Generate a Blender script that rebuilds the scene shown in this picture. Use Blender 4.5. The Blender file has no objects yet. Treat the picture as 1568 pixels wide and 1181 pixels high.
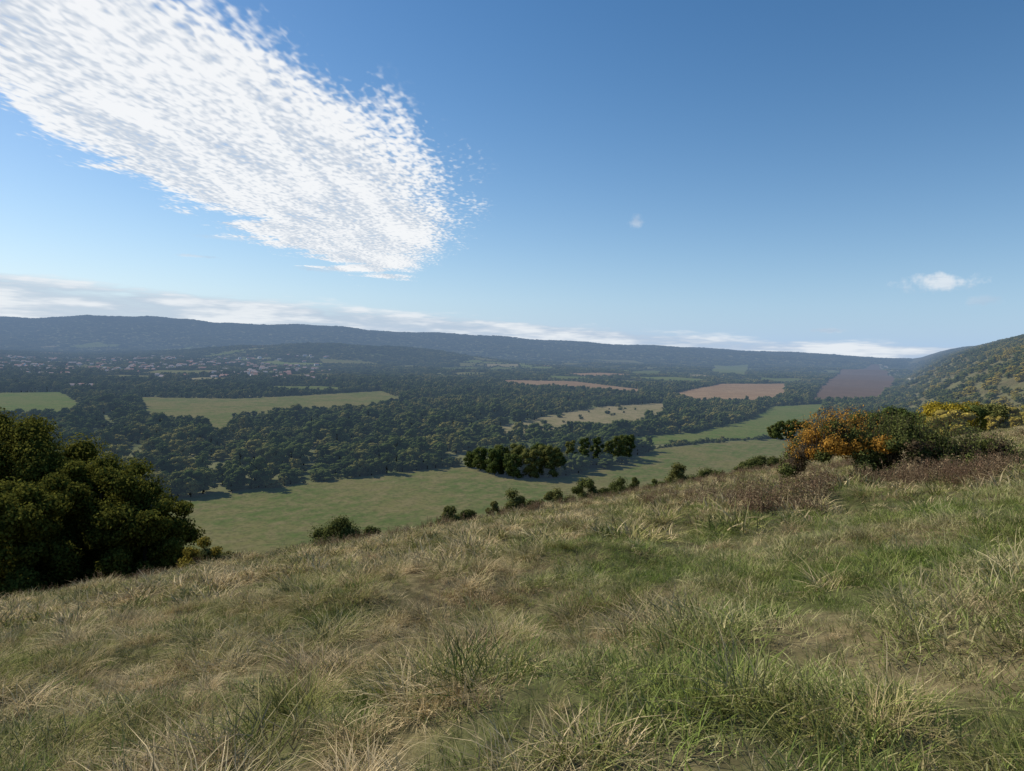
import bpy, bmesh, math, numpy as np
rng = np.random.default_rng(11)
scene = bpy.context.scene

# ------------------------------------------------------------------ terrain function (metres)
def sstep(a, b, x):
    t = np.clip((np.asarray(x, float)-a)/(b-a), 0, 1)
    return t*t*(3-2*t)

tp = np.arange(-50, 3000, 1.0)
low = sstep(-10, 55, tp)*0.47
slope = low*(1-sstep(186, 212, tp)) + 0.29*sstep(186, 212, tp)
slope = slope*(1-sstep(300, 560, tp)*0.9)
slope[tp > 900] = 0.0
def integ(s): return np.cumsum(s)-s[0]
i200 = int(200+50); i250 = int(250+50)
tz = integ(slope)
a = (98.4-(tz[i250]-tz[i200]))/tz[i200]
slope[:i200] *= a
tz = integ(slope); tz = tz-tz[0]

_w = [(rng.uniform(0, 2*np.pi), rng.uniform(0, 6.28), L) for L in (620, 780, 930, 1300, 1700)]
_m = [(rng.uniform(0, 2*np.pi), rng.uniform(0, 6.28), L) for L in (1.7, 2.1, 2.6, 3.1, 3.7, 4.4, 5.3, 6.5, 9, 14)]
RT = [-1.6, -.77, -.59, -.50, -.44, -.36, -.28, -.18, -.08, .08, .2, .31, .45, .57, .9]
RZ = [290, 318, 378, 360, 325, 322, 302, 276, 250, 204, 176, 150, 113, 92, 92]

def toe(y):
    k = 60.0
    return -k*np.logaddexp(-(1.24*y-397)/k, -(0.6*y-45)/k)
def pdist(x, y):
    w = sstep(350, 800, y)
    return (x-toe(y))*(0.63+0.22*w) + w*(18*np.sin(y/150.0+1.0)+10*np.sin(y/61.0))*(1-sstep(2500, 4000, y)*.6)
def height(x, y):
    x = np.asarray(x, float); y = np.asarray(y, float)
    p = pdist(x, y)
    h = np.interp(p, tp, tz)*(1+0.40*sstep(600, 1400, y))
    u = 0
    for an, ph, L in _w:
        u = u+np.sin((x*np.cos(an)+y*np.sin(an))*6.283/L+ph)
    h = h+u*(0.5+4.5*sstep(1800, 4000, y))*(1-sstep(0, 60, p))
    rise = sstep(4800, 8200, y)
    t = x/np.maximum(y, 1000)
    h = h+np.interp(t, RT, RZ)*rise*(1-sstep(0, 200, p)*.7)
    h = h+105*np.exp(-((x+1150)/900)**2-((y-4300)/700)**2)
    h = h+rise*10*np.sin(x/310+y/500)+rise*6*np.sin(x/140+2)
    d = np.hypot(x, y)
    f1 = 1-sstep(30, 60, d); f2 = 1-sstep(90, 160, d)
    for an, ph, L in _m:
        h = h+np.sin((x*np.cos(an)+y*np.sin(an))*6.283/L+ph)*L*0.0125*(f1 if L < 6 else f2)
    return h

# ------------------------------------------------------------------ node helpers
def newmat(name):
    m = bpy.data.materials.new(name); m.use_nodes = True
    m.node_tree.nodes.clear()
    return m, m.node_tree
def N(nt, typ, **kw):
    n = nt.nodes.new(typ)
    for k, v in kw.items(): setattr(n, k, v)
    return n
def L(nt, a, b): nt.links.new(a, b)
def val(nt, sock, v):
    if isinstance(v, (int, float)): sock.default_value = v
    elif isinstance(v, (tuple, list)): sock.default_value = v
    else: L(nt, v, sock)
def M(nt, op, a, b=0.0, c=0.0, clamp=False):
    n = N(nt, 'ShaderNodeMath', operation=op, use_clamp=clamp)
    val(nt, n.inputs[0], a); val(nt, n.inputs[1], b); val(nt, n.inputs[2], c)
    return n.outputs[0]
def SS(nt, x, lo, hi, a=0.0, b=1.0):
    n = N(nt, 'ShaderNodeMapRange', interpolation_type='SMOOTHSTEP')
    val(nt, n.inputs[0], x); val(nt, n.inputs[1], lo); val(nt, n.inputs[2], hi); val(nt, n.inputs[3], a); val(nt, n.inputs[4], b)
    return n.outputs[0]
def MIX(nt, f, a, b, mode='MIX'):
    n = N(nt, 'ShaderNodeMix', data_type='RGBA', blend_type=mode)
    val(nt, n.inputs[0], f)
    for s, v in ((n.inputs[6], a), (n.inputs[7], b)):
        if isinstance(v, tuple): s.default_value = (*v, 1) if len(v) == 3 else v
        else: L(nt, v, s)
    return n.outputs[2]
def NOISE(nt, vec, scale, detail=3, rough=.5, dist=0.0):
    n = N(nt, 'ShaderNodeTexNoise')
    L(nt, vec, n.inputs['Vector']); n.inputs['Scale'].default_value = scale
    n.inputs['Detail'].default_value = detail; n.inputs['Roughness'].default_value = rough
    n.inputs['Distortion'].default_value = dist
    return n.outputs[0]
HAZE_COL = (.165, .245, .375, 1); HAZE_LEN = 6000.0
def finish(nt, col, transl=0.0, bump=None, bstr=.5, bdist=.1, haze=False):
    out = N(nt, 'ShaderNodeOutputMaterial')
    d = N(nt, 'ShaderNodeBsdfDiffuse')
    val(nt, d.inputs[0], (*col, 1) if isinstance(col, tuple) else col)
    if bump is not None:
        b = N(nt, 'ShaderNodeBump'); b.inputs['Strength'].default_value = bstr; b.inputs['Distance'].default_value = bdist
        L(nt, bump, b.inputs['Height']); L(nt, b.outputs[0], d.inputs['Normal'])
    res = d.outputs[0]
    if transl > 0:
        t = N(nt, 'ShaderNodeBsdfTranslucent'); val(nt, t.inputs[0], (*col, 1) if isinstance(col, tuple) else col)
        mx = N(nt, 'ShaderNodeMixShader'); mx.inputs[0].default_value = transl
        L(nt, d.outputs[0], mx.inputs[1]); L(nt, t.outputs[0], mx.inputs[2]); res = mx.outputs[0]
    if haze:   # haze painted into the material as emission, growing with distance from the hill
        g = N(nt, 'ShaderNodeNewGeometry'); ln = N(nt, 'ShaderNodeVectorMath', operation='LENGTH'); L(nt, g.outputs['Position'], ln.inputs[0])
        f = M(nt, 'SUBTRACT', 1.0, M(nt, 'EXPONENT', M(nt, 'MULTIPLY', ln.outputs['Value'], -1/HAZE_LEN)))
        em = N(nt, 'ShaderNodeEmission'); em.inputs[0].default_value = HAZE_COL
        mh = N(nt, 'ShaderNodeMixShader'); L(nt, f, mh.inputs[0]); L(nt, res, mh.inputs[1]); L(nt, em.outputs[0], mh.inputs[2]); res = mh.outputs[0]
    L(nt, res, out.inputs[0])

def leafmat(name, dark, mid, light, transl=.3, patch=True, haze=False):
    m, nt = newmat(name)
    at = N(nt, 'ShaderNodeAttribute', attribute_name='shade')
    oi = N(nt, 'ShaderNodeObjectInfo')
    f = oi.outputs['Random']
    if patch:
        nz = NOISE(nt, oi.outputs['Location'], 0.006, 2)
        f = M(nt, 'ADD', M(nt, 'MULTIPLY', f, 1.0), M(nt, 'MULTIPLY', M(nt, 'SUBTRACT', nz, .48), 1.4), clamp=True)
    c = MIX(nt, SS(nt, f, 0, .6), dark, mid)
    c = MIX(nt, SS(nt, f, .6, 1.0), c, light)
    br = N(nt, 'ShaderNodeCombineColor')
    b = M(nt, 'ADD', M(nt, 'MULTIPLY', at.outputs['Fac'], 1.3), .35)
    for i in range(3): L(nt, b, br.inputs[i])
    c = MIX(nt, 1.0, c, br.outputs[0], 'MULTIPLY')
    finish(nt, c, transl, haze=haze)
    return m

def grassmat(name, green, green2, straw, straw2, bias, rand=1.0):
    m, nt = newmat(name)
    at = N(nt, 'ShaderNodeAttribute', attribute_name='shade')
    oi = N(nt, 'ShaderNodeObjectInfo')
    n1 = NOISE(nt, oi.outputs['Location'], .32, 3, .7)
    n2 = NOISE(nt, oi.outputs['Location'], 1.3, 1, .5)
    f = M(nt, 'ADD', M(nt, 'MULTIPLY', M(nt, 'SUBTRACT', n1, .5), 3.2), M(nt, 'MULTIPLY', M(nt, 'SUBTRACT', at.outputs['Fac'], .5), rand))
    f = M(nt, 'ADD', f, M(nt, 'ADD', M(nt, 'MULTIPLY', M(nt, 'SUBTRACT', oi.outputs['Random'], .5), 1.1), bias), clamp=True)
    g = MIX(nt, SS(nt, n2, .35, .65), green, green2)
    s = MIX(nt, SS(nt, n2, .4, .6), straw, straw2)
    c = MIX(nt, f, g, s)
    br = N(nt, 'ShaderNodeCombineColor')
    b = M(nt, 'ADD', M(nt, 'MULTIPLY', M(nt, 'FRACT', M(nt, 'MULTIPLY', at.outputs['Fac'], 7.3)), .9), .5)
    for i in range(3): L(nt, b, br.inputs[i])
    c = MIX(nt, 1.0, c, br.outputs[0], 'MULTIPLY')
    finish(nt, c, .22)
    return m

bark, nt = newmat('bark')
tc = N(nt, 'ShaderNodeTexCoord')
finish(nt, MIX(nt, NOISE(nt, tc.outputs['Object'], 6, 2), (.035, .028, .02), (.10, .085, .065)))

# ------------------------------------------------------------------ mesh builder
class MB:
    def __init__(s): s.v = []; s.l = []; s.st = []; s.m = []; s.a = []; s.n = 0; s.ln = 0
    def add(s, v, f, mat=0, shade=.5):
        v = np.asarray(v, float).reshape(-1, 3); f = np.asarray(f, int)
        s.v.append(v); s.l.append((f+s.n).ravel())
        k, c = f.shape
        s.st.append(s.ln+np.arange(k)*c); s.ln += k*c
        s.m.append(np.full(k, mat)); s.a.append(np.broadcast_to(np.asarray(shade, float), (len(v),)))
        s.n += len(v)
    def mesh(s, name, mats, smooth=False):
        me = bpy.data.meshes.new(name)
        v = np.concatenate(s.v); l = np.concatenate(s.l); st = np.concatenate(s.st); mi = np.concatenate(s.m)
        me.vertices.add(len(v)); me.vertices.foreach_set('co', v.ravel().astype(np.float32))
        me.loops.add(len(l)); me.loops.foreach_set('vertex_index', l.astype(np.int32))
        me.polygons.add(len(st)); me.polygons.foreach_set('loop_start', st.astype(np.int32))
        for m in mats: me.materials.append(m)
        me.polygons.foreach_set('material_index', mi.astype(np.int32))
        if smooth: me.polygons.foreach_set('use_smooth', np.ones(len(st), bool))
        me.update(calc_edges=True)
        at = me.attributes.new('shade', 'FLOAT', 'POINT')
        at.data.foreach_set('value', np.concatenate(s.a).astype(np.float32))
        return me
    def obj(s, name, mats, loc=(0, 0, 0), coll=None, smooth=False):
        o = bpy.data.objects.new(name, s.mesh(name, mats, smooth)); o.location = loc
        (coll or scene.collection).objects.link(o)
        return o

bmi = bmesh.new(); bmesh.ops.create_icosphere(bmi, subdivisions=2, radius=1)
ICOV = np.array([v.co[:] for v in bmi.verts]); ICOF = np.array([[v.index for v in f.verts] for f in bmi.faces]); bmi.free()

def unit(v): return v/np.maximum(np.linalg.norm(v, axis=-1, keepdims=True), 1e-9)
def leaves(mb, c, nrm, size, mat, shade):
    n = len(c)
    nrm = unit(nrm); t = unit(np.cross(nrm, rng.normal(size=(n, 3)))); b = np.cross(nrm, t)
    s = size[:, None]
    v = np.stack([c+t*s, c+b*s*.6, c-t*s, c-b*s*.6], 1).reshape(-1, 3)
    mb.add(v, np.arange(4*n).reshape(n, 4), mat, np.repeat(shade, 4))
def lobe(mb, c, r, n, size, mat=0, core=.72, sh=(.15, .95), smin=.6):
    c = np.asarray(c, float); r = np.asarray(r, float)*np.ones(3)
    d = unit(rng.normal(size=(n, 3)))
    f = rng.uniform(.62, 1.14, n)
    pos = c+d*r*f[:, None]
    leaves(mb, pos, d+rng.normal(size=(n, 3))*.45, size*rng.uniform(smin, 1.35, n), mat, rng.uniform(sh[0], sh[1], n))
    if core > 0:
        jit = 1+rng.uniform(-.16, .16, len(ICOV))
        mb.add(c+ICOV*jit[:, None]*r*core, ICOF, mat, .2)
def tube(mb, p0, p1, r0, r1, mat=1, seg=6):
    p0 = np.asarray(p0, float); p1 = np.asarray(p1, float)
    d = unit((p1-p0)[None])[0]; u = unit(np.cross(d, [.3, .9, .2])[None])[0]; w = np.cross(d, u)
    an = np.arange(seg)*2*np.pi/seg
    ring = np.cos(an)[:, None]*u+np.sin(an)[:, None]*w
    v = np.concatenate([p0+ring*r0, p1+ring*r1])
    i = np.arange(seg); j = (i+1) % seg
    mb.add(v, np.stack([i, j, j+seg, i+seg], 1), mat, .5)
def tree(mb, H, R, nl, nleaf, size, base=.12, o=(0, 0, 0), lob=(.28, .42), mi=(0,), trunk=True, top=.5, core=.72):
    o = np.array(o, float)
    if trunk:
        tube(mb, o+[0, 0, -.06*H], o+[0, 0, .3*H], .028*H, .02*H); tube(mb, o+[0, 0, .3*H], o+[.02*H, 0, .75*H], .02*H, .006*H)
    cs = []
    for i in range(nl):
        z = base+(1-base)*((i+.5)/nl)**.9*.9
        e = math.sqrt(max(0, 1-((z-top)/.56)**2)); e = max(e, .12)
        an = i*2.4+rng.uniform(-.5, .5)
        rr = R*e*rng.uniform(.25, .82)
        r = R*rng.uniform(*lob)*(.75+.25*e)
        c = o+np.array([math.cos(an)*rr, math.sin(an)*rr, min(z*H, H-r*.8)])
        cs.append(c)
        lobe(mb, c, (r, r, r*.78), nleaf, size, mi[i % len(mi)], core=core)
    if trunk:
        for i in range(0, min(nl, 18), 2):
            tube(mb, o+[0, 0, max(.15*H, cs[i][2]-o[2]-.25*H)], cs[i], .010*H, .003*H, seg=4)

# ------------------------------------------------------------------ scatter by geometry nodes
def scatter(name, x, y, z, scl, coll, rot=None, tilt=0.0):
    n = len(x)
    me = bpy.data.meshes.new(name)
    me.vertices.add(n)
    me.vertices.foreach_set('co', np.stack([x, y, z], 1).astype(np.float32).ravel())
    a1 = me.attributes.new('sc', 'FLOAT_VECTOR', 'POINT'); a1.data.foreach_set('vector', np.asarray(scl, np.float32).ravel())
    r = np.zeros((n, 3)); r[:, 2] = rng.uniform(0, 6.283, n) if rot is None else rot
    if tilt: r[:, 0] = rng.normal(0, tilt, n); r[:, 1] = rng.normal(0, tilt, n)
    a2 = me.attributes.new('ro', 'FLOAT_VECTOR', 'POINT'); a2.data.foreach_set('vector', r.astype(np.float32).ravel())
    o = bpy.data.objects.new(name, me); scene.collection.objects.link(o)
    ng = bpy.data.node_groups.new(name+'_nodes', 'GeometryNodeTree')
    ng.interface.new_socket('Geometry', in_out='INPUT', socket_type='NodeSocketGeometry')
    ng.interface.new_socket('Geometry', in_out='OUTPUT', socket_type='NodeSocketGeometry')
    gi = ng.nodes.new('NodeGroupInput'); go = ng.nodes.new('NodeGroupOutput')
    ci = ng.nodes.new('GeometryNodeCollectionInfo'); ci.inputs[0].default_value = coll
    ci.inputs[1].default_value = True; ci.inputs[2].default_value = True
    ip = ng.nodes.new('GeometryNodeInstanceOnPoints'); ip.inputs['Pick Instance'].default_value = True
    s = ng.nodes.new('GeometryNodeInputNamedAttribute'); s.data_type = 'FLOAT_VECTOR'; s.inputs[0].default_value = 'sc'
    q = ng.nodes.new('GeometryNodeInputNamedAttribute'); q.data_type = 'FLOAT_VECTOR'; q.inputs[0].default_value = 'ro'
    e = ng.nodes.new('FunctionNodeEulerToRotation')
    k = ng.links.new
    k(gi.outputs[0], ip.inputs['Points']); k(ci.outputs[0], ip.inputs['Instance'])
    k(s.outputs[0], ip.inputs['Scale']); k(q.outputs[0], e.inputs[0]); k(e.outputs[0], ip.inputs['Rotation'])
    k(ip.outputs[0], go.inputs[0])
    md = o.modifiers.new('scatter', 'NODES'); md.node_group = ng
    return o

# ------------------------------------------------------------------ terrain sheet
b = math.asinh(800); K = 330
xs = 20*np.sinh(b*np.arange(-K, K+1)/K)
ys = 20*np.sinh(b*np.arange(-int(K*.773), K+1)/K)
X, Y = np.meshgrid(xs, ys)
Z = height(X, Y)
nx, ny = len(xs), len(ys)
mb = MB()
ii, jj = np.meshgrid(np.arange(nx-1), np.arange(ny-1)); q = (jj*nx+ii).ravel()
P = pdist(X, Y)
mb.add(np.stack([X, Y, Z], -1).reshape(-1, 3), np.stack([q, q+1, q+nx+1, q+nx], 1), 0, sstep(10, 50, P).ravel())
gm, nt = newmat('hillside_and_valley_ground')
geo = N(nt, 'ShaderNodeNewGeometry'); pos = geo.outputs['Position']
at = N(nt, 'ShaderNodeAttribute', attribute_name='shade')
n1 = NOISE(nt, pos, .32, 3, .7); n2 = NOISE(nt, pos, 3.5, 3, .65); n3 = NOISE(nt, pos, .02, 3, .6)
hill = MIX(nt, SS(nt, n1, .38, .62), (.085, .095, .032), (.20, .155, .082))
hill = MIX(nt, SS(nt, n2, .4, .65), MIX(nt, .6, hill, (.035, .03, .015)), hill)
hill = MIX(nt, SS(nt, n3, .4, .6), hill, MIX(nt, .5, hill, (.16, .16, .065)))
n4 = NOISE(nt, pos, .006, 4, .6)
wood = MIX(nt, SS(nt, n4, .42, .6), (.085, .105, .04), (.17, .165, .075))
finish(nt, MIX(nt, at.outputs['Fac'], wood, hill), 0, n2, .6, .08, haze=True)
terrain = mb.obj('ground_terrain', [gm], smooth=True)

# ------------------------------------------------------------------ fields
def fieldmat(name, c1, c2, c3, sc=.02, stripe=None, sd=.0):
    m, nt = newmat(name)
    geo = N(nt, 'ShaderNodeNewGeometry'); pos = geo.outputs['Position']
    oi = N(nt, 'ShaderNodeObjectInfo')
    a = NOISE(nt, pos, sc, 5, .75); bb = NOISE(nt, pos, sc*7, 4, .7); cc = NOISE(nt, pos, .35, 4, .7)
    c = MIX(nt, SS(nt, a, .42, .58), c1, c2)
    c = MIX(nt, SS(nt, bb, .42, .70), c, c3)
    if stripe:
        mp = N(nt, 'ShaderNodeMapping'); mp.inputs['Rotation'].default_value = (0, 0, stripe)
        L(nt, pos, mp.inputs[0])
        w = N(nt, 'ShaderNodeTexWave'); w.inputs['Scale'].default_value = .03; w.inputs['Distortion'].default_value = 1.6; w.inputs['Detail'].default_value = 2
        L(nt, mp.outputs[0], w.inputs[0])
        c = MIX(nt, M(nt, 'MULTIPLY', w.outputs['Fac'], sd), c, c3)
    c = MIX(nt, M(nt, 'MULTIPLY', SS(nt, cc, .42, .66), .7), c, MIX(nt, .6, c, (.04, .04, .015)))
    br = N(nt, 'ShaderNodeCombineColor'); bv = M(nt, 'ADD', M(nt, 'MULTIPLY', oi.outputs['Random'], .3), .85)
    for i in range(3): L(nt, bv, br.inputs[i])
    c = MIX(nt, 1.0, c, br.outputs[0], 'MULTIPLY')
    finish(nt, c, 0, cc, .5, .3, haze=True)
    return m
pasture = fieldmat('pasture_grass', (.085, .115, .028), (.145, .135, .048), (.17, .145, .065), .012, .5, .25)
lush = fieldmat('lush_grass', (.09, .14, .028), (.125, .15, .04), (.16, .16, .055), .01, .9, .3)
tan = fieldmat('dry_grass', (.27, .225, .12), (.17, .165, .065), (.31, .25, .14), .015, 1.2, .3)
plough = fieldmat('ploughed_soil', (.27, .165, .09), (.32, .21, .12), (.22, .15, .085), .008, 1.0, .4)
plough2 = fieldmat('dark_ploughed_soil', (.14, .088, .060), (.17, .11, .075), (.115, .076, .052), .008, 1.1, .4)
chalk = fieldmat('chalk_track', (.5, .46, .36), (.45, .40, .30), (.38, .33, .22), .02)
POLY = []
def field(name, pts, mat, off=None, keep=True):
    bm = bmesh.new()
    bm.faces.new([bm.verts.new((p[0], p[1], 0)) for p in pts])
    A = np.array(pts, float); lo = A.min(0); hi = A.max(0)
    g = max((hi-lo).max()/45, 7)
    for ax in (0, 1):
        for cpos in np.arange(lo[ax]+g, hi[ax], g):
            co = [0, 0, 0]; co[ax] = cpos; no = [0, 0, 0]; no[ax] = 1
            bmesh.ops.bisect_plane(bm, geom=bm.verts[:]+bm.edges[:]+bm.faces[:], plane_co=co, plane_no=no)
    bmesh.ops.triangulate(bm, faces=bm.faces[:])
    V = np.array([v.co[:] for v in bm.verts])
    z = height(V[:, 0], V[:, 1])+(.35+np.maximum(V[:, 1]-800, 0)*.0004 if off is None else off)
    for v, zz in zip(bm.verts, z): v.co.z = zz
    bmesh.ops.recalc_face_normals(bm, faces=bm.faces[:])
    me = bpy.data.meshes.new(name); bm.to_mesh(me); bm.free(); me.materials.append(mat)
    if len(me.polygons) and me.polygons[0].normal.z < 0: me.flip_normals()
    o = bpy.data.objects.new(name, me); scene.collection.objects.link(o)
    if keep: POLY.append(A)
field('pasture_field', [(-330, 330), (-216, 411), (-185, 440), (-144, 475), (-91, 520), (-41, 558), (0, 520), (41, 516), (104, 592), (149, 690), (237, 757), (336, 820), (352, 720), (240, 545), (100, 410), (0, 330), (-100, 250), (-200, 190), (-330, 170)], pasture)
field('lush_pasture_field', [(121, 697), (228, 777), (337, 833), (508, 1097), (676, 1439), (517, 1327), (384, 1065), (233, 855), (133, 785)], lush)
field('dry_grass_field', [(-16, 765), (-20, 845), (70, 1049), (177, 1225), (310, 1345), (236, 1032), (134, 921), (56, 831)], tan)
field('pasture_field', [(-659, 1168), (-580, 1195), (-497, 1175), (-400, 1310), (-293, 1481), (-206, 1262), (-244, 1032), (-317, 950), (-364, 884), (-299, 710), (-313, 710), (-394, 838), (-476, 859), (-560, 1010)], pasture)
field('lush_pasture_field', [(-980, 1153), (-840, 1240), (-637, 986), (-572, 834), (-760, 900)], lush)
field('lush_pasture_field', [(-230, 501), (-215, 552), (-195, 545), (-205, 500)], lush)
field('ploughed_field', [(-32, 2156), (204, 2147), (354, 1793), (310, 1648), (171, 1806), (-15, 1858)], plough)
field('ploughed_field', [(405, 1675), (560, 2010), (704, 2271), (900, 2330), (1096, 2655), (832, 2024), (740, 1800), (601, 1525), (400, 1419)], plough)
field('dark_ploughed_field', [(677, 1512), (1098, 2377), (2231, 4542), (3500, 6400), (1810, 3125), (900, 1640)], plough2)
field('lush_pasture_field', [(669, 3842), (860, 3785), (643, 2962), (543, 3050)], lush)
field('lush_pasture_field', [(1582, 5268), (2011, 5677), (1151, 3296), (1120, 3785)], lush)
field('pasture_field', [(29, 4258), (264, 4023), (197, 3254), (38, 3296)], lush)
field('farm_track', [(1812, 3110), (2650, 4760), (3490, 6390), (3560, 6390), (2690, 4700), (1850, 3080), (1330, 2220), (1308, 2240)], chalk, 3.0, False)
NF = len(POLY)
for i in range(70):
    yy = rng.uniform(1250, 5600); t = rng.uniform(-.85, .5); xx = t*yy
    w = rng.uniform(30, 120)*(1+yy/6000); d = rng.uniform(70, 200)*(1+yy/9000); r = rng.uniform(-.5, .5)
    if yy < 2000: w *= .6; d *= .6
    pts = []
    for sx, sy in ((-1, -1), (-.1, -1.2), (.9, -.8), (1.1, .1), (.7, 1), (-.2, .7), (-1, 1.1)):
        u = sx*w*rng.uniform(.6, 1.2); v = sy*d*rng.uniform(.6, 1.2)*.7
        pts.append((xx+u*math.cos(r)-v*math.sin(r), yy+u*math.sin(r)+v*math.cos(r)))
    if yy < 2300 and (-250 < xx < 1200 and yy > 1450 or xx < -1100): continue
    if yy < 1500 and (xx > 200 or xx < -150): continue
    field('distant_field', pts, [pasture, lush, tan, lush, pasture, plough, lush][i % 7], 2.0+i*.03 if yy > 4000 else .6+i*.03)

def infield(x, y, polys=None):
    r = np.zeros(len(x), bool)
    for A in (POLY if polys is None else polys):
        lo = A.min(0); hi = A.max(0)
        s = np.where((x > lo[0]) & (x < hi[0]) & (y > lo[1]) & (y < hi[1]))[0]
        if not len(s): continue
        px, py = x[s], y[s]; c = np.zeros(len(s), bool); n = len(A); j = n-1
        for i in range(n):
            xi, yi = A[i]; xj, yj = A[j]
            if yi != yj:
                k = ((yi > py) != (yj > py)) & (px < (xj-xi)*(py-yi)/(yj-yi)+xi)
                c ^= k
            j = i
        r[s] |= c
    return r

# ------------------------------------------------------------------ tree templates
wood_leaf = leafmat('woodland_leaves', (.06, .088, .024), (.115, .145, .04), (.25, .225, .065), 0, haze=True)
TT = bpy.data.collections.new('tree_templates')
for i in range(6):
    mb = MB(); tree(mb, 1, [.42, .46, .36, .5, .4, .3][i], 16, 75, .026, base=.14, lob=(.3, .48))
    mb.obj('tree_form', [wood_leaf, bark], coll=TT)
CT = bpy.data.collections.new('wood_templates')
for i in range(4):
    mb = MB()
    for k in range(6):
        an = k*2.4; rr = .62*math.sqrt(k/6)
        tree(mb, rng.uniform(.7, 1.05), .42, 6, 34, .05, base=.3, o=(math.cos(an)*rr, math.sin(an)*rr, 0), lob=(.45, .62), trunk=False)
    mb.obj('wood_form', [wood_leaf, bark], coll=CT)

def jgrid(x0, x1, y0, y1, s):
    gx, gy = np.meshgrid(np.arange(x0, x1, s), np.arange(y0, y1, s))
    gx = gx.ravel()+rng.uniform(-.45, .45, gx.size)*s; gy = gy.ravel()+rng.uniform(-.45, .45, gy.size)*s
    return gx, gy
def pn(x, y, L0, seed=0):
    r = np.random.default_rng(seed); s = 0
    for k in range(7):
        an = r.uniform(0, 6.28); l = L0*r.uniform(.5, 1.6)
        s = s+np.sin((x*math.cos(an)+y*math.sin(an))*6.283/l+r.uniform(0, 6.28))
    return s/2.6

# village
nh = 620
hy = np.concatenate([rng.uniform(1750, 3500, nh), rng.uniform(1330, 1420, 4)])
hx = np.concatenate([-(.26+.58*rng.uniform(0, 1, nh)**.8)*hy[:nh], rng.uniform(-900, -700, 4)])
ok = (pn(hx, hy, 420, 77) > -.6) & ~infield(hx, hy); hx = hx[ok]; hy = hy[ok]
wallm, nt = newmat('rendered_and_brick_walls')
at = N(nt, 'ShaderNodeAttribute', attribute_name='shade')
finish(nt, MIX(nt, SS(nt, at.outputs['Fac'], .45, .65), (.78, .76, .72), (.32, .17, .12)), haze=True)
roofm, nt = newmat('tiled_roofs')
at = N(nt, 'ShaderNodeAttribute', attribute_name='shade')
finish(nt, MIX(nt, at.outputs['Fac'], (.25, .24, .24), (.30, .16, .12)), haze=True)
winm, nt = newmat('dark_window_glass'); finish(nt, (.03, .035, .04))
mb = MB(); hz = height(hx, hy)
for x, y, z in zip(hx, hy, hz):
    w, d, h, rf = rng.uniform(5, 10), rng.uniform(4, 5.5), rng.uniform(5, 7), rng.uniform(3, 4.5)
    an = rng.normal(0, .5); c, s = math.cos(an), math.sin(an)
    R = np.array([[c, s, 0], [-s, c, 0], [0, 0, 1]])
    v = np.array([(-w, -d, -2), (w, -d, -2), (w, d, -2), (-w, d, -2), (-w, -d, h), (w, -d, h), (w, d, h), (-w, d, h), (-w, 0, h+rf), (w, 0, h+rf)])@R+[x, y, z]
    sh = rng.uniform(0, 1)
    mb.add(v, [(0, 1, 5, 4), (2, 3, 7, 6), (1, 2, 6, 5), (3, 0, 4, 7)], 0, sh); mb.add(v, [(4, 8, 7), (5, 6, 9)], 0, sh)
    e = np.array([(-w-.4, -d-.5, h-.3), (w+.4, -d-.5, h-.3), (w+.4, 0, h+rf+.1), (-w-.4, 0, h+rf+.1), (w+.4, d+.5, h-.3), (-w-.4, d+.5, h-.3)])@R+[x, y, z]
    mb.add(e, [(0, 1, 2, 3), (3, 2, 4, 5)], 1, rng.uniform(0, 1))
    for k in range(3):
        for zz in (1.0, 3.6):
            x0 = -w+w*2*(k+.3)/3; wv = np.array([(x0, -d-.06, zz), (x0+1.6, -d-.06, zz), (x0+1.6, -d-.06, zz+1.3), (x0, -d-.06, zz+1.3)])@R+[x, y, z]
            mb.add(wv, [(0, 1, 2, 3)], 2, .5)
mb.obj('distant_village', [wallm, roofm, winm])
def clear_houses(x, y):
    k = np.ones(len(x), bool)
    for a_, b_ in zip(hx, hy):
        k &= ~((np.abs(x-a_) < 12) & (y-b_ > -75) & (y-b_ < 14))
    return k
def before_field(x, y):
    return infield(x*1.03, y*1.03) | infield(x*1.06, y*1.06)

# valley woodland, near
x, y = jgrid(-1900, 1500, 150, 2000, 8.8)
p = pdist(x, y); t = x/y
dens = pn(x, y, 120, 3)+.5*pn(x, y, 45, 4)
inf = infield(x, y)
k = (np.abs(t) < 1.0) & (p < 8) & (~inf | (infield(x, y, [POLY[2]]) & (rng.random(len(x)) < .05))) & ((dens > -.55) | (rng.random(len(x)) < .09)) & clear_houses(x, y)
k &= (y > 1000) | (rng.random(len(x)) < .62)
x, y = x[k], y[k]; hgt = np.clip(10.0+3.0*pn(x, y, 80, 5)+rng.normal(0, 3.0, len(x)), 3.5, 20)
hgt = hgt*np.where(y < 1000, 1.12, 1)
bf = before_field(x, y); hgt = np.where(bf, np.minimum(hgt, rng.uniform(3, 6, len(x))), hgt)
wd = hgt*rng.uniform(.95, 1.4, len(x))*np.clip(12/hgt, .85, 1.6)*np.where(y < 1000, 1.2, 1)
scatter('valley_woodland', x, y, height(x, y), np.stack([wd, wd, hgt], 1), TT)
n_near = len(x)
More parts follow.
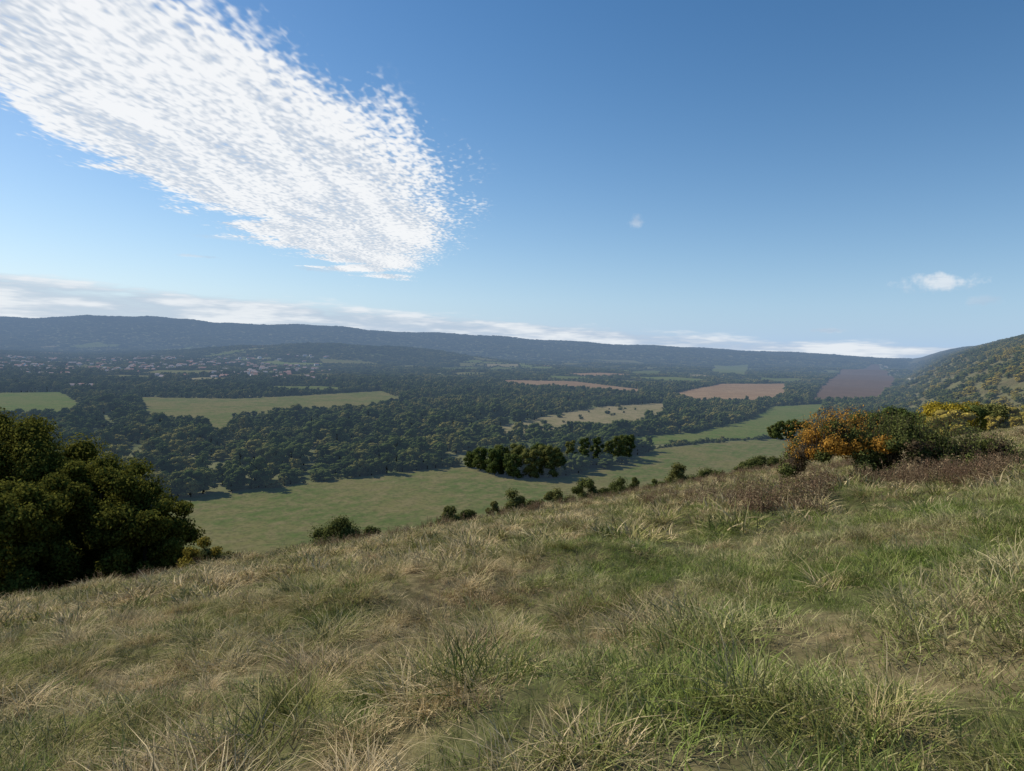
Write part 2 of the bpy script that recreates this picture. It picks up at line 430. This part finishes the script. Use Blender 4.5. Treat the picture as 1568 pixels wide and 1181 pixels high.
# far woodland
xa, ya = jgrid(-5200, 3600, 2000, 5000, 22); k = (np.abs(xa/ya) < .92)
xb, yb = jgrid(-9000, 6500, 5000, 9600, 46); kb = (np.abs(xb/yb) < .88)
x = np.concatenate([xa[k], xb[kb]]); y = np.concatenate([ya[k], yb[kb]])
k = (pdist(x, y) < 8) & ~infield(x, y) & ((pn(x, y, 420, 9)+.4*pn(x, y, 110, 10) > -.75) | (y > 5000) | (rng.random(len(x)) < .12)) & clear_houses(x, y)
x, y = x[k], y[k]
hgt = np.clip(9.5+2.5*pn(x, y, 260, 8)+rng.normal(0, 2.6, len(x)), 4, 18); bf = before_field(x, y); hgt = np.where(bf, hgt*.5, hgt)
wd = np.where(y < 5000, 15.5, 29)*rng.uniform(.75, 1.2, len(x))
scatter('distant_woodland', x, y, height(x, y)-1, np.stack([wd, wd, hgt], 1), CT)
# scarp scrub and woods at the right
x, y = jgrid(80, 5200, 150, 6500, 12); p = pdist(x, y); t = x/y
d_ = pn(x, y, 120, 21)+.4*pn(x, y, 40, 22)
k = (p >= 8) & (t > .50) & (t < 1.1) & ~infield(x, y) & (np.hypot(x, y) > 190)
k &= ((y < 800) & (d_ > -.8)) | ((y >= 800) & ((p > 190) | (d_ > .0) | (p < 30) | (rng.random(len(x)) < .12)))
x, y, p = x[k], y[k], p[k]
hgt = np.where(y < 800, rng.uniform(2.5, 8.5, len(x)), rng.uniform(4, 11, len(x))); wd = hgt*rng.uniform(1.2, 1.7, len(x))
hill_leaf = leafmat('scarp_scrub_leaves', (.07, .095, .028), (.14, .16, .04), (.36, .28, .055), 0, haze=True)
ST = bpy.data.collections.new('scrub_templates')
for i in range(4):
    mb = MB(); tree(mb, 1, .46, 15, 90, .03, base=.08, lob=(.3, .48))
    mb.obj('scrub_form', [hill_leaf, bark], coll=ST)
scatter('scarp_scrub', x, y, height(x, y), np.stack([wd, wd, hgt], 1), ST)

# hedgerows
def line(pts, step, jit):
    xs_, ys_ = [], []
    for (x0, y0), (x1, y1) in zip(pts[:-1], pts[1:]):
        n = int(math.hypot(x1-x0, y1-y0)/step)+1; f = np.linspace(0, 1, n, endpoint=False)
        xs_.append(x0+(x1-x0)*f); ys_.append(y0+(y1-y0)*f)
    x = np.concatenate(xs_); y = np.concatenate(ys_)
    return x+rng.normal(0, jit, len(x)), y+rng.normal(0, jit, len(x))
hl = [([(104, 640), (149, 692), (228, 767), (337, 827)], 2.6, .6, 2.6),
      ([(-185, 446), (-144, 481), (-91, 526), (-41, 562)], 4, 1.5, 6),
      ([(-659, 1168), (-497, 1178), (-400, 1312), (-293, 1483)], 5, 2, 7),
      ([(-244, 1032), (-317, 950), (-364, 884), (-299, 705)], 5, 2, 5),
      ([(405, 1675), (704, 2271), (1096, 2655)], 7, 3, 7), ([(677, 1512), (1098, 2377), (2231, 4542)], 8, 3, 5),
      ([(121, 697), (133, 785), (233, 855), (384, 1065), (517, 1327), (676, 1442)], 5, 2.5, 6)]
for A in POLY[NF:]+POLY[6:7]+POLY[9:12]:
    pts = [tuple(v) for v in A]+[tuple(A[0])]
    hl.append((pts, 9, 3, 5.5))
hxx, hyy, hh = [], [], []
for pts, st, j, h in hl:
    a1, b1 = line(pts, st, j); hxx.append(a1); hyy.append(b1); hh.append(h*rng.uniform(.5, 1.6, len(a1)))
x = np.concatenate(hxx); y = np.concatenate(hyy); hgt = np.concatenate(hh); wd = np.maximum(hgt*1.4, 4)
scatter('field_hedgerow', x, y, height(x, y)-.3, np.stack([wd, wd, hgt], 1), TT)

# ------------------------------------------------------------------ copse and single trees on the valley floor
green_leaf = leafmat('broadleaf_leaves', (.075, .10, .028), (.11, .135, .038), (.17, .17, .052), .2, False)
def gz(x, y): return float(height(np.array([x]), np.array([y]))[0])
def put_tree(name, x, y, H, R, nl, nleaf, size, matlist, base=.1, sink=0.2, **kw):
    mb = MB(); tree(mb, H, R, nl, nleaf, size, base=base, **kw)
    return mb.obj(name, matlist, (x, y, gz(x, y)-sink))
for x, y, H, R in [(-24, 540, 20, 8), (-12, 522, 22, 10), (3, 512, 20, 9), (16, 514, 24, 11), (30, 520, 26, 11), (6, 535, 24, 11), (-8, 542, 22, 10), (24, 538, 25, 10), (38, 534, 19, 8), (-32, 552, 14, 7)]:
    put_tree('copse_tree', x, y, H, R, 24, 150, .5, [green_leaf, bark], base=.08)
for x, y, H, R in [(52, 570, 24, 5.6), (64, 576, 26, 5.6), (76, 582, 26, 6), (88, 590, 22, 5.4), (99, 606, 25, 8), (108, 618, 24, 9)]:
    put_tree('oak_tree', x, y, H, R, 22, 150, .5, [green_leaf, bark], base=.14)
for x, y, H, R in [(326, 808, 24, 10), (340, 802, 27, 11), (354, 808, 24, 10), (367, 826, 20, 9), (322, 818, 17, 7)]:
    put_tree('oak_tree', x, y, H, R, 22, 150, .6, [green_leaf, bark], base=.05)
for x, y, H, R in [(104, 212, 18, 8), (116, 216, 20, 9), (129, 222, 20, 8), (140, 226, 16, 7)]:
    put_tree('ash_tree', x, y, H, R, 26, 240, .34, [green_leaf, bark])
yellow_leaf = leafmat('yellowing_leaves', (.27, .22, .03), (.33, .25, .03), (.35, .25, .03), .3, False)
put_tree('field_maple_tree', 116, 176, 11.5, 9, 32, 420, .28, [yellow_leaf, bark, green_leaf], mi=(0, 0, 2))
put_tree('field_maple_tree', 130, 184, 10, 7, 24, 380, .28, [yellow_leaf, bark, green_leaf], mi=(2, 0, 2))

# big beeches on the left slope
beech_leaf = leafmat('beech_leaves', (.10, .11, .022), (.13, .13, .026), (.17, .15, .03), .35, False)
for x, y, H, R in [(-47, 62, 23.5, 9.5), (-58, 57, 27, 11), (-36.5, 58.5, 15, 6.5), (-31, 56, 9.6, 4.8), (-39, 50, 12, 6), (-45, 47, 13, 6)]:
    put_tree('beech_tree', x, y, H, R, int(50+R*6), int(95*R), .135, [beech_leaf, bark], base=.04, lob=(.13, .27), sink=.5, core=.6)

# brow bushes
bush_leaf = leafmat('hawthorn_leaves', (.085, .10, .032), (.115, .13, .04), (.18, .16, .055), .25, False)
ygreen = leafmat('dogwood_leaves', (.20, .18, .03), (.23, .19, .035), (.25, .2, .04), .3, False)
def bush(name, x, y, w, h, mats, nl=14, nleaf=380, size=.085, idx=(0,)):
    mb = MB(); sx = rng.uniform(.8, 1.35)
    for i in range(nl):
        an = i*2.4+rng.uniform(-.6, .6); rr = w*.40*math.sqrt((i+.3)/nl)*rng.uniform(.6, 1.25); zz = h*(.74-.5*(i/nl))*rng.uniform(.65, 1.2); r = w*rng.uniform(.10, .23)
        c = (math.cos(an)*rr*sx, math.sin(an)*rr, zz)
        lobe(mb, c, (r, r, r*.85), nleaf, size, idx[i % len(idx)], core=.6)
        tube(mb, (0, 0, -.3), c, .04, .012, seg=4)
    return mb.obj(name, mats, (x, y, gz(x, y)-.1))
for x, y, w, h in [(-14.8, 57, 4.4, 3.1), (-12.0, 58.5, 2.6, 1.6), (-9.3, 61, 1.6, .9), (-5.8, 65, 2.4, 2.6), (-4.2, 66, 2.6, 1.7), (-1.6, 67.5, 1.6, 2.5), (.6, 69, 3.4, 3.2), (2.6, 70, 2.2, 2.1), (4.9, 71, 3.2, 3.3),
                   (8.9, 77, 3.6, 3.6), (11.2, 79, 2.6, 2.2), (13.2, 80, 3.8, 3.0), (15.2, 80.5, 1.7, 3.2), (18.3, 82, 2.8, 2.0), (21, 82, 3.2, 3.6), (26, 85, 5, 1.7), (32, 88, 4, 2.0), (36, 92, 5, 2.6), (-18.5, 53, 2, .8)]:
    bush('hawthorn_bush', x, y, w, h, [bush_leaf, bark])
bush('dogwood_bush', -22.6, 48.5, 3.6, 3.0, [ygreen, bark, bush_leaf], idx=(0, 0, 2))
bush('dogwood_bush', -20.6, 49.5, 2.0, 1.4, [bush_leaf, bark])

# the autumn bush on the right
orange = leafmat('orange_leaves', (.44, .22, .045), (.42, .23, .045), (.38, .24, .05), .35, False)
brown = leafmat('bramble_leaves', (.11, .078, .045), (.11, .082, .048), (.12, .09, .055), .25, False)
mb = MB(); PF = ([-1, -.85, -.55, -.1, .4, .75, 1], [.6, 2.0, 2.5, 2.35, 2.05, 1.6, .5])
for i in range(110):
    fx = rng.uniform(-1, 1); fy = rng.uniform(-1, 1)
    prof = np.interp(fx, *PF)
    zz = prof*rng.uniform(.12, .92)*math.sqrt(1-.6*fy*fy); r = rng.uniform(.3, .62)
    m_ = 0 if (fx < -.15 and rng.random() < (.5 if fx < -.4 else .25) and zz > .6) else (2 if rng.random() < .6 else 3)
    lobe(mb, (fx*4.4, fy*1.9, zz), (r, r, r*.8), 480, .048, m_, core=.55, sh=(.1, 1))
for i in range(360):
    fx = rng.uniform(-1, 1.1); prof = np.interp(fx, *PF)
    x0 = fx*4.4; y0 = rng.uniform(-1.2, 1.2); d = rng.normal(0, .3, 2)
    tp_ = np.array([x0+d[0], y0+d[1], prof+rng.uniform(.1, .5)])
    tube(mb, (x0, y0, prof*.5), tp_, .012, .004, seg=3)
    c = tp_+(np.array([x0, y0, prof*.5])-tp_)*rng.uniform(0, .6, 14)[:, None]+rng.normal(0, .05, (14, 3))
    leaves(mb, c, rng.normal(size=(14, 3)), rng.uniform(.03, .055, 14), 0 if fx < -.3 else 2, rng.uniform(.2, 1, 14))
mb.obj('autumn_hawthorn_bush', [orange, bark, bush_leaf, brown], (16.2, 27.2, gz(16.2, 27.2)-.1)).rotation_euler = (0, -.03, -.45)

# ------------------------------------------------------------------ grass
def tuft(mb, n, h, spread, width, droop, rad, lv=4, hv=.35):
    an = rng.uniform(0, 6.283, n); r = rad*np.sqrt(rng.uniform(0, 1, n))
    bx = np.cos(an)*r; by = np.sin(an)*r
    a2 = an+rng.normal(0, .9, n); dx = np.cos(a2); dy = np.sin(a2)
    H = h*rng.uniform(1-hv, 1+hv, n); sp = spread*rng.uniform(.2, 1.4, n); dr = droop*rng.uniform(.2, 1.5, n)
    wx, wy = -dy, dx
    rows = []
    for k in range(lv+1):
        f = k/lv
        hor = H*(sp*f+dr*f*f); ver = H*(f-dr*.55*f**2.2)
        cx = bx+dx*hor; cy = by+dy*hor
        if k < lv:
            w = width*(1-f*.7)*.5
            rows.append(np.stack([cx-wx*w, cy-wy*w, ver], 1)); rows.append(np.stack([cx+wx*w, cy+wy*w, ver], 1))
        else: rows.append(np.stack([cx, cy, ver], 1))
    V = np.stack(rows, 1); m = V.shape[1]; base = np.arange(n)*m
    sh = np.repeat(rng.uniform(0, 1, n), m)
    V = V.reshape(-1, 3)
    q_ = np.concatenate([np.stack([base+2*k, base+2*k+1, base+2*k+3, base+2*k+2], 1) for k in range(lv-1)])
    mb.add(V, q_, 0, sh)
    t_ = np.stack([base+2*(lv-1), base+2*(lv-1)+1, base+2*lv], 1)
    mb.add(V, t_, 0, sh)
meadow = grassmat('meadow_grass_blades', (.16, .19, .05), (.24, .24, .075), (.68, .54, .31), (.46, .35, .20), .55)
turf = grassmat('turf_grass_blades', (.16, .22, .05), (.24, .28, .075), (.56, .48, .26), (.44, .37, .20), .24)
def coll_tufts(name, mat, specs):
    c = bpy.data.collections.new(name)
    for s in specs:
        mb = MB(); tuft(mb, *s); mb.obj(name+'_form', [mat], coll=c)
    return c
gn = coll_tufts('near_tussock', meadow, [(100, .15, .7, .007, 1.0, .17, 3), (95, .18, .6, .007, 1.1, .15, 3), (90, .13, .9, .007, .8, .2, 3), (95, .18, .7, .006, 1.2, .18, 3), (45, .21, .4, .005, .7, .12, 3)])
gb = coll_tufts('big_tussock', meadow, [(230, .22, .55, .007, 1.1, .15, 3), (220, .24, .7, .007, 1.0, .17, 3), (230, .19, .8, .007, 1.2, .2, 3)])
gf = coll_tufts('far_tussock', meadow, [(50, .20, .6, .02, .9, .28, 3), (46, .24, .5, .02, .9, .24, 3), (46, .16, .8, .022, .7, .3, 3)])
tn = coll_tufts('near_turf', turf, [(90, .09, .7, .006, .8, .22, 3), (85, .11, .6, .006, .9, .22, 3), (90, .07, .9, .007, .7, .24, 3)])

def wedge(y0, y1, dens, tmax=.95):
    A = tmax*(y1*y1-y0*y0); n = int(A*dens)
    y = np.sqrt(rng.uniform(y0*y0, y1*y1, n)); x = rng.uniform(-tmax, tmax, n)*y
    return x, y
def turfzone(x, y):
    return sstep(-.5, .5, pn(x, y, 7, 31)*.9+(x*1.0-1.0-.10*y)*.4)*(y < 40)
def emit(name, x, y, base, var, coll, tilt=.25):
    s = base*(1+var*np.clip(pn(x, y, 1.7, 41), -1.3, 1.5))*rng.uniform(.65, 1.3, len(x)); s = np.clip(s, .35, 1.75)
    hs = s*rng.uniform(.75, 1.25, len(x))
    scatter(name, x, y, height(x, y)-.02, np.stack([s, s, hs], 1), coll, tilt=tilt)
x, y = wedge(2.2, 16, 20, 1.0); z_ = turfzone(x, y); r = rng.uniform(0, 1, len(x))
k = (r > z_*.95) & (pn(x, y, 1.3, 61) > -.8)
emit('meadow_grass', x[k], y[k], 1.0, .5, gn)
x, y = wedge(2.2, 40, 9, .98); z_ = turfzone(x, y); k = rng.uniform(0, 1, len(x)) < .25+z_
xa, ya = wedge(2.2, 14, 20, .98); ka = rng.uniform(0, 1, len(xa)) < .2+turfzone(xa, ya)
emit('short_turf_grass', np.concatenate([x[k], xa[ka]]), np.concatenate([y[k], ya[ka]]), 1.1, .3, tn)
x, y = wedge(3.4, 40, 1.2, .95); k = (rng.uniform(0, 1, len(x)) > turfzone(x, y)*.95) & (pn(x, y, 5, 71) > -.5)
emit('grass_tussock', x[k], y[k], 1.15, .3, gb, .15)
x, y = wedge(15, 42, 8, .94); k = (rng.uniform(0, 1, len(x)) > turfzone(x, y)*.7) & (pn(x, y, 2.6, 62) > -1.0)
x2, y2 = wedge(40, 130, 2.2, .9); s2 = .63*-x2+.78*y2 < 62
emit('meadow_grass', np.concatenate([x[k], x2[s2]]), np.concatenate([y[k], y2[s2]]), 1.15, .6, gf)

# dry weeds around the bush
weedm = leafmat('dry_weed_leaves', (.17, .11, .07), (.25, .18, .11), (.33, .26, .15), .2, False)
WT = bpy.data.collections.new('weed_templates')
for i in range(3):
    mb = MB()
    for k in range(14):
        b0 = rng.normal(0, .18, 2); tpt = b0+rng.normal(0, .14, 2); h = rng.uniform(.3, .8)
        tube(mb, (*b0, 0), (*tpt, h), .007, .004, seg=3)
        n = 22; f = rng.uniform(.25, 1, n)[:, None]
        c = np.array([*b0, 0])+(np.array([*tpt, h])-np.array([*b0, 0]))*f+rng.normal(0, .04, (n, 3))
        leaves(mb, c, rng.normal(size=(n, 3)), rng.uniform(.014, .032, n), 0, rng.uniform(0, 1, n))
    mb.obj('weed_form', [weedm, weedm], coll=WT)
y = rng.uniform(18, 62, 1700); x = y*rng.uniform(.2, .78, 1700)
k = (pn(x, y, 10, 51)-np.abs(x/y-.42)*2.2-.1 > 0)
x, y = x[k], y[k]; xx = rng.uniform(10, 21, 130); yy = rng.uniform(22, 26, 130)
x = np.concatenate([x, xx]); y = np.concatenate([y, yy]); s = rng.uniform(.5, 1.1, len(x))
scatter('dry_weeds', x, y, height(x, y)-.02, np.stack([s, s, s], 1), WT, tilt=.1)
x, y = wedge(36, 90, 1.0, .9); sdd = -.63*x+.78*y; k = (sdd > 42) & (sdd < 58); x, y = x[k], y[k]; s = rng.uniform(.5, 1.3, len(x))
scatter('brow_weeds', x, y, height(x, y)-.02, np.stack([s, s, s], 1), WT, tilt=.1)

# ------------------------------------------------------------------ sun and sky
SAZ = math.radians(-62); SEL = math.radians(37)
sd = bpy.data.lights.new('sun', 'SUN'); sd.energy = 5.0; sd.angle = math.radians(.5); sd.color = (1, .93, .82)
so = bpy.data.objects.new('sun', sd); scene.collection.objects.link(so)
from mathutils import Vector
dirv = Vector((math.sin(SAZ)*math.cos(SEL), math.cos(SAZ)*math.cos(SEL), math.sin(SEL)))
so.rotation_euler = dirv.to_track_quat('Z', 'Y').to_euler()

w = bpy.data.worlds.new('World'); scene.world = w; w.use_nodes = True; nt = w.node_tree; nt.nodes.clear()
try: w.cycles.sampling_method = 'NONE'
except Exception as ex: print(ex)
sky = N(nt, 'ShaderNodeTexSky', sky_type='NISHITA'); sky.sun_disc = False
sky.sun_elevation = SEL; sky.sun_rotation = SAZ % (2*math.pi); sky.air_density = 1.0; sky.dust_density = .3; sky.ozone_density = 1.6; sky.altitude = 200
hs = N(nt, 'ShaderNodeHueSaturation'); hs.inputs['Saturation'].default_value = 1.3; L(nt, sky.outputs[0], hs.inputs['Color'])
tc = N(nt, 'ShaderNodeTexCoord'); g = tc.outputs['Generated']
sp = N(nt, 'ShaderNodeSeparateXYZ'); L(nt, g, sp.inputs[0]); dx, dy, dz = sp.outputs
az = M(nt, 'ARCTAN2', dx, dy); el = M(nt, 'ARCSINE', dz)
hf = M(nt, 'MULTIPLY', M(nt, 'EXPONENT', M(nt, 'MULTIPLY', M(nt, 'MAXIMUM', el, 0), -7.5)), .88)
hcol = MIX(nt, SS(nt, az, -.9, .5), (5.2, 6.5, 8.4), (3.2, 5.1, 8.0))
skyc = MIX(nt, hf, hs.outputs[0], hcol)
bg = N(nt, 'ShaderNodeBackground'); L(nt, skyc, bg.inputs[0]); bg.inputs[1].default_value = .11
zc = M(nt, 'MAXIMUM', dz, .02)
px = M(nt, 'DIVIDE', dx, zc); py = M(nt, 'DIVIDE', dy, zc)
cv = N(nt, 'ShaderNodeCombineXYZ'); L(nt, px, cv.inputs[0]); L(nt, py, cv.inputs[1]); pl = cv.outputs[0]
wob = M(nt, 'SUBTRACT', NOISE(nt, pl, 1.0, 3, .6), .5)
xr = M(nt, 'SUBTRACT', M(nt, 'SUBTRACT', -.12, M(nt, 'MULTIPLY', M(nt, 'MAXIMUM', M(nt, 'SUBTRACT', py, 5.6), 0), .26)), M(nt, 'MULTIPLY', M(nt, 'MAXIMUM', M(nt, 'SUBTRACT', 3.4, py), 0), .33))
d1 = M(nt, 'ADD', M(nt, 'SUBTRACT', xr, px), M(nt, 'MULTIPLY', wob, .6))
d2 = M(nt, 'ADD', M(nt, 'ADD', px, 2.55), M(nt, 'MULTIPLY', wob, 2.6))
d3 = M(nt, 'MULTIPLY', M(nt, 'SUBTRACT', M(nt, 'ADD', 10.4, M(nt, 'MULTIPLY', wob, 8)), py), .3)
base = M(nt, 'MULTIPLY', SS(nt, d1, -.05, .85), M(nt, 'MULTIPLY', SS(nt, d2, -.1, .55), SS(nt, d3, 0, .6)))
mp = N(nt, 'ShaderNodeMapping'); mp.inputs['Rotation'].default_value = (0, 0, .3); mp.inputs['Scale'].default_value = (1.15, .55, 1); L(nt, pl, mp.inputs[0])
cell = NOISE(nt, mp.outputs[0], 25, 1.5, .5, .2)
streak_m = N(nt, 'ShaderNodeMapping'); streak_m.inputs['Rotation'].default_value = (0, 0, .3); streak_m.inputs['Scale'].default_value = (2.2, .5, 1); L(nt, pl, streak_m.inputs[0])
streak = NOISE(nt, streak_m.outputs[0], 1.5, 4, .6, .3)
v_ = M(nt, 'ADD', M(nt, 'MULTIPLY', base, 1.45), M(nt, 'ADD', M(nt, 'MULTIPLY', M(nt, 'SUBTRACT', cell, .5), 1.9), M(nt, 'MULTIPLY', M(nt, 'SUBTRACT', streak, .5), 2.6)))
al = M(nt, 'MULTIPLY', SS(nt, v_, .2, 1.25), SS(nt, base, 0, .15))
al = M(nt, 'MULTIPLY', al, .95)
# low bank on the horizon
bv = N(nt, 'ShaderNodeCombineXYZ'); L(nt, M(nt, 'MULTIPLY', az, 7), bv.inputs[0]); L(nt, M(nt, 'MULTIPLY', el, 50), bv.inputs[1]); L(nt, az, bv.inputs[2])
bn = NOISE(nt, bv.outputs[0], 1.0, 4, .62)
top = M(nt, 'MAXIMUM', M(nt, 'SUBTRACT', .044, M(nt, 'MULTIPLY', az, .052)), .022)
be = M(nt, 'ADD', M(nt, 'SUBTRACT', top, el), M(nt, 'MULTIPLY', M(nt, 'SUBTRACT', bn, .5), .05))
bank = M(nt, 'MULTIPLY', SS(nt, be, -.003, .012), SS(nt, bn, .25, .6, .5, .92))
av = N(nt, 'ShaderNodeCombineXYZ'); L(nt, az, av.inputs[0]); L(nt, el, av.inputs[1])
bl = NOISE(nt, av.outputs[0], 45, 3, .65)
tot = None
for a0, e0, sa, se, op in [(.563, .0965, .055, .013, .75), (.609, .073, .02, .008, .35), (.175, .189, .014, .013, .45), (-.443, .114, .038, .0028, .5), (-.41, .141, .05, .004, .35), (-.289, .107, .032, .005, .4), (.44, .036, .04, .004, .5)]:
    q1 = M(nt, 'DIVIDE', M(nt, 'SUBTRACT', az, a0), sa); q2 = M(nt, 'DIVIDE', M(nt, 'SUBTRACT', el, e0), se)
    r_ = M(nt, 'SQRT', M(nt, 'ADD', M(nt, 'MULTIPLY', q1, q1), M(nt, 'MULTIPLY', q2, q2)))
    o_ = M(nt, 'MULTIPLY', SS(nt, M(nt, 'ADD', M(nt, 'SUBTRACT', 1, r_), M(nt, 'MULTIPLY', M(nt, 'SUBTRACT', bl, .5), 2.2)), 0, .9), op)
    tot = o_ if tot is None else M(nt, 'MAXIMUM', tot, o_)
low_ = M(nt, 'MAXIMUM', bank, tot)
alpha = M(nt, 'MAXIMUM', al, low_)
hi_c = MIX(nt, SS(nt, M(nt, 'ADD', cell, M(nt, 'MULTIPLY', M(nt, 'SUBTRACT', streak, .5), 1.4)), .3, .65), (.62, .68, .76), (.94, .95, .96))
lo_c = MIX(nt, SS(nt, bn, .38, .62), (.46, .55, .68), (.82, .86, .90))
cc = MIX(nt, SS(nt, M(nt, 'SUBTRACT', al, low_), -.1, .1), lo_c, hi_c)
bc = N(nt, 'ShaderNodeBackground'); L(nt, cc, bc.inputs[0]); bc.inputs[1].default_value = 1.0
mx = N(nt, 'ShaderNodeMixShader'); L(nt, alpha, mx.inputs[0]); L(nt, bg.outputs[0], mx.inputs[1]); L(nt, bc.outputs[0], mx.inputs[2])
out = N(nt, 'ShaderNodeOutputWorld'); L(nt, mx.outputs[0], out.inputs[0])

# ------------------------------------------------------------------ camera
cam = bpy.data.cameras.new('camera'); cam.sensor_width = 36; cam.lens = 23.46; cam.clip_start = .1; cam.clip_end = 40000
co = bpy.data.objects.new('camera', cam); scene.collection.objects.link(co)
from mathutils import Matrix
Rm = Matrix.Rotation(math.radians(90-3.1), 4, 'X') @ Matrix.Rotation(math.radians(1.43), 4, 'Z')
co.matrix_world = Matrix.Translation((0, 0, gz(0, 0)+1.6)) @ Rm
scene.camera = co
scene.view_settings.view_transform = 'Standard'; scene.view_settings.look = 'None'; scene.view_settings.exposure = 0
print('eye', gz(0, 0)+1.6, 'near trees', n_near)
